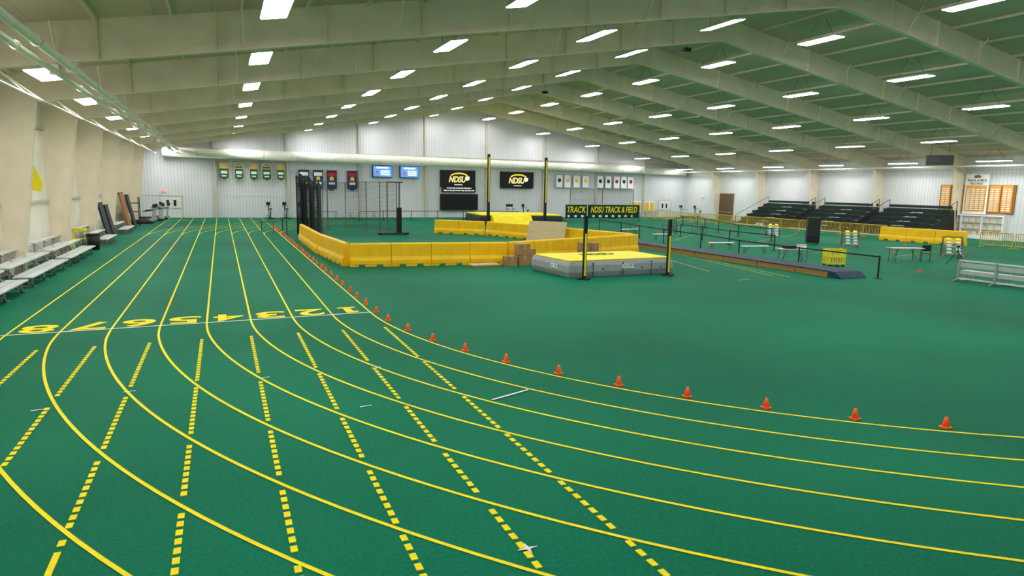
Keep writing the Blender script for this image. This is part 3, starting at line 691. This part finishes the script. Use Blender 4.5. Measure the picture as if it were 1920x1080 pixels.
part(t,"contents",MB().box(-.36,-.24,.13,.36,.24,.5),m_tgray)
t=thing("loudspeaker","tall black loudspeaker cabinet standing on the infield","loudspeaker",(38.8,35.6,0),-.6)
part(t,"speaker_cabinet",MB().box(-.42,-.3,.08,.42,.3,1.85),m_black,bev=.03)
part(t,"speaker_grille",MB().box(-.37,-.315,.55,.37,-.3,1.8),m_dark)
for s in (-1,1): part(t,"wheel",MB().cyl((s*.3-.03,0,.08),(s*.3+.03,0,.08),.08),m_dark)
def cart(x,y,rz):
    t=thing("starting_block_cart","wheeled steel cart loaded with starting blocks","cart",(x,y,0),rz,"starting block carts")
    part(t,"cart_frame",MB().bar((-.5,-.4,.1),(-.5,.3,1.15),.06).bar((.5,-.4,.1),(.5,.3,1.15),.06).bar((-.5,-.4,.1),(.5,-.4,.1),.04).bar((-.5,.3,1.15),(.5,.3,1.15),.06).bar((-.5,.3,1.15),(-.5,.5,.05),.06).bar((.5,.3,1.15),(.5,.5,.05),.06).bar((-.5,-.4,.1),(-.5,.5,.1),.04).bar((.5,-.4,.1),(.5,.5,.1),.04),m_wire)
    for k in range(5):
        z=.2+k*.19; yy=-.36+k*.13
        part(t,"starting_block",MB().box(-.42,yy-.08,z,.42,yy+.04,z+.04).prism([(yy-.1,z+.05),(yy+.05,z+.05),(yy+.05,z+.15)],0,-.35,-.12).prism([(yy-.1,z+.05),(yy+.05,z+.05),(yy+.05,z+.15)],0,.12,.35),m_crate if k==4 else m_alud if k%2 else m_tgray)
    for s in (-1,1): part(t,"wheel",MB().cyl((s*.5-.02,-.35,.09),(s*.5+.02,-.35,.09),.09),m_orange)
cart(40.2,40.8,-.7); cart(39.3,32.8,-.7); cart(39.6,26.0,-.8)
t=thing("camera_tripod","small black tripod standing on the infield","tripod",(35.3,22.9,0))
for k in range(3):
    a=k*2.094+.4; part(t,"leg",MB().bar((0,0,.75),(.5*math.cos(a),.5*math.sin(a),0),.03),m_black)
part(t,"centre_column",MB().cyl((0,0,.6),(0,0,.95),.02,n=8),m_black); part(t,"mount_head",MB().box(-.07,-.05,.93,.07,.05,1.02),m_black)
t=thing("team_bench","long aluminium team bench with back panels","bench",(28.7,12.4,0),0)
LB=6.1
part(t,"seat",MB().box(.25,0,.42,.55,LB,.46),m_alu,bev=.01); part(t,"seat",MB().box(.8,0,.62,1.1,LB,.66),m_alu,bev=.01)
part(t,"backrest",MB().box(-.05,0,.62,-.01,LB,.8),m_tgray); part(t,"backrest",MB().box(-.05,0,.32,-.01,LB,.48),m_tgray)
part(t,"top_rail",MB().box(-.08,0,.86,.02,LB,.92),m_alu)
part(t,"bottom_rail",MB().box(-.08,0,.1,.02,LB,.16),m_alu)
for k in range(5):
    yy=.05+k*(LB-.1)/4
    part(t,"leg_frame",MB().box(-.1,yy-.04,0,0.02,yy+.04,.92).box(-.1,yy-.03,0,1.2,yy+.03,.05).box(.38,yy-.03,0,.42,yy+.03,.42).box(.93,yy-.03,0,.97,yy+.03,.62).bar((-.06,yy,.1),(-.4,yy,.02),.05),m_alud)
# records board
t=thing("records_board","athletic records board with orange panels and white lists","notice board",(XR-.1,37.1,2.15),-math.pi/2)
part(t,"board_back",MB().box(-3.1,-.04,.0,3.1,.09,2.35),m_wood)
hp=part(t,"header_panel",MB().box(-.95,-.1,-.1,1.0,-.045,3.25),m_bwhite)
txt(hp,"TRACK & FIELD",1.6,.2,(0,-.11,2.72),m_scrk,bold=.02)
txt(hp,"RECORDS",1.0,.17,(0,-.11,2.46),m_scrk,bold=.02)
part(hp,"board_emblem",MB().prism([(-.3,2.92),(.25,2.9),(.35,3.05),(.1,3.2),(-.2,3.15)],1,-.115,-.101),m_wood)
for j,(a,c) in enumerate(((-2.95,-2.15),(-2.0,-1.1),(-.8,.85),(1.15,2.0),(2.15,2.95))):
    rp=part(t,"record_panel",MB().box(a,-.13,.12,c,-.041 if abs(a+c)>1 else -.101,2.3),m_rec if j!=1 else m_bbeige)
    g=MB(); n=2 if c-a<1.2 else 4; cw=(c-a-.1)/n
    for i in range(n):
        for r in range(11):
            g.box(a+.08+i*cw,-.14,.25+r*.17,a+.08+i*cw+cw*.75,-.131,.33+r*.17)
    part(rp,"record_list",g,m_bwhite)
t=thing("trophy_case","white framed glass trophy case below the records board","display case",(XR-.05,37.0,0),-math.pi/2)
part(t,"case_frame",MB().box(-2.6,-.5,0,2.6,0,.3).box(-2.6,-.5,1.9,2.6,0,2.0).box(-2.6,-.5,.3,-2.5,0,1.9).box(2.5,-.5,.3,2.6,0,1.9).box(-.9,-.5,.3,-.82,0,1.9).box(.82,-.5,.3,.9,0,1.9).box(-2.5,-.05,.3,2.5,0,1.9),m_bwhite)
part(t,"case_shelf",MB().box(-2.5,-.45,.8,2.5,-.05,.83),m_tgray); part(t,"case_shelf",MB().box(-2.5,-.45,1.35,2.5,-.05,1.38),m_tgray)
for k in range(26):
    xx=-2.4+k*.19; zz=(.31,.83,1.38)[k%3]; part(t,"trophy",MB().cyl((xx,-.28,zz),(xx,-.28,zz+.06),.06,.05,8).cyl((xx,-.28,zz+.06),(xx,-.28,zz+.3),.02,.07,8),m_gold)
t=thing("unit_heater","dark metal unit heater hanging from the roof","heater",(52.9,36.6,5.95),-.9)
hb=part(t,"heater_body",MB().box(-.95,-.35,0,.95,.35,.8),m_wire,bev=.03); g=MB()
for k in range(6): g.box(-.9,-.38,.06+k*.12,.9,-.35,.14+k*.12)
part(hb,"louver",g,m_black)
for s in (-1,1): part(t,"hanging_rod",MB().bar((s*.6,0,.8),(s*.6,0,deck(53.3)-5.97),.03),m_wire)
for (x,y,z) in ((24.6,32.5,11.4),(25.2,52,11.4),(12.0,47,9.8)):
    t=thing("ceiling_speaker","small dark speaker hanging from the roof","loudspeaker",(x,y,z),0,"hanging speakers")
    part(t,"speaker_cabinet",MB().box(-.22,-.16,0,.22,.16,.2),m_black,bev=.02); part(t,"hanging_rod",MB().cyl((0,0,.2),(0,0,deck(x)-z-.02),.015,n=6),m_wire)
for k,(x,y) in enumerate(((31.5,73),(33,72.5),(44.5,72.6),(46.5,72.8),(57.2,73.5),(56.9,71))):
    machine(x,y,.3*k,k%2)
table(9.9,73.5,0,3,m_dark,"long dark table near the far wall"); table(14,73.5,0,3,m_alu,"long grey bench table near the far wall")
w=bpy.data.worlds.new("world"); scn.world=w; w.use_nodes=True; w.node_tree.nodes["Background"].inputs[0].default_value=(.8,.85,.9,1); w.node_tree.nodes["Background"].inputs[1].default_value=.3
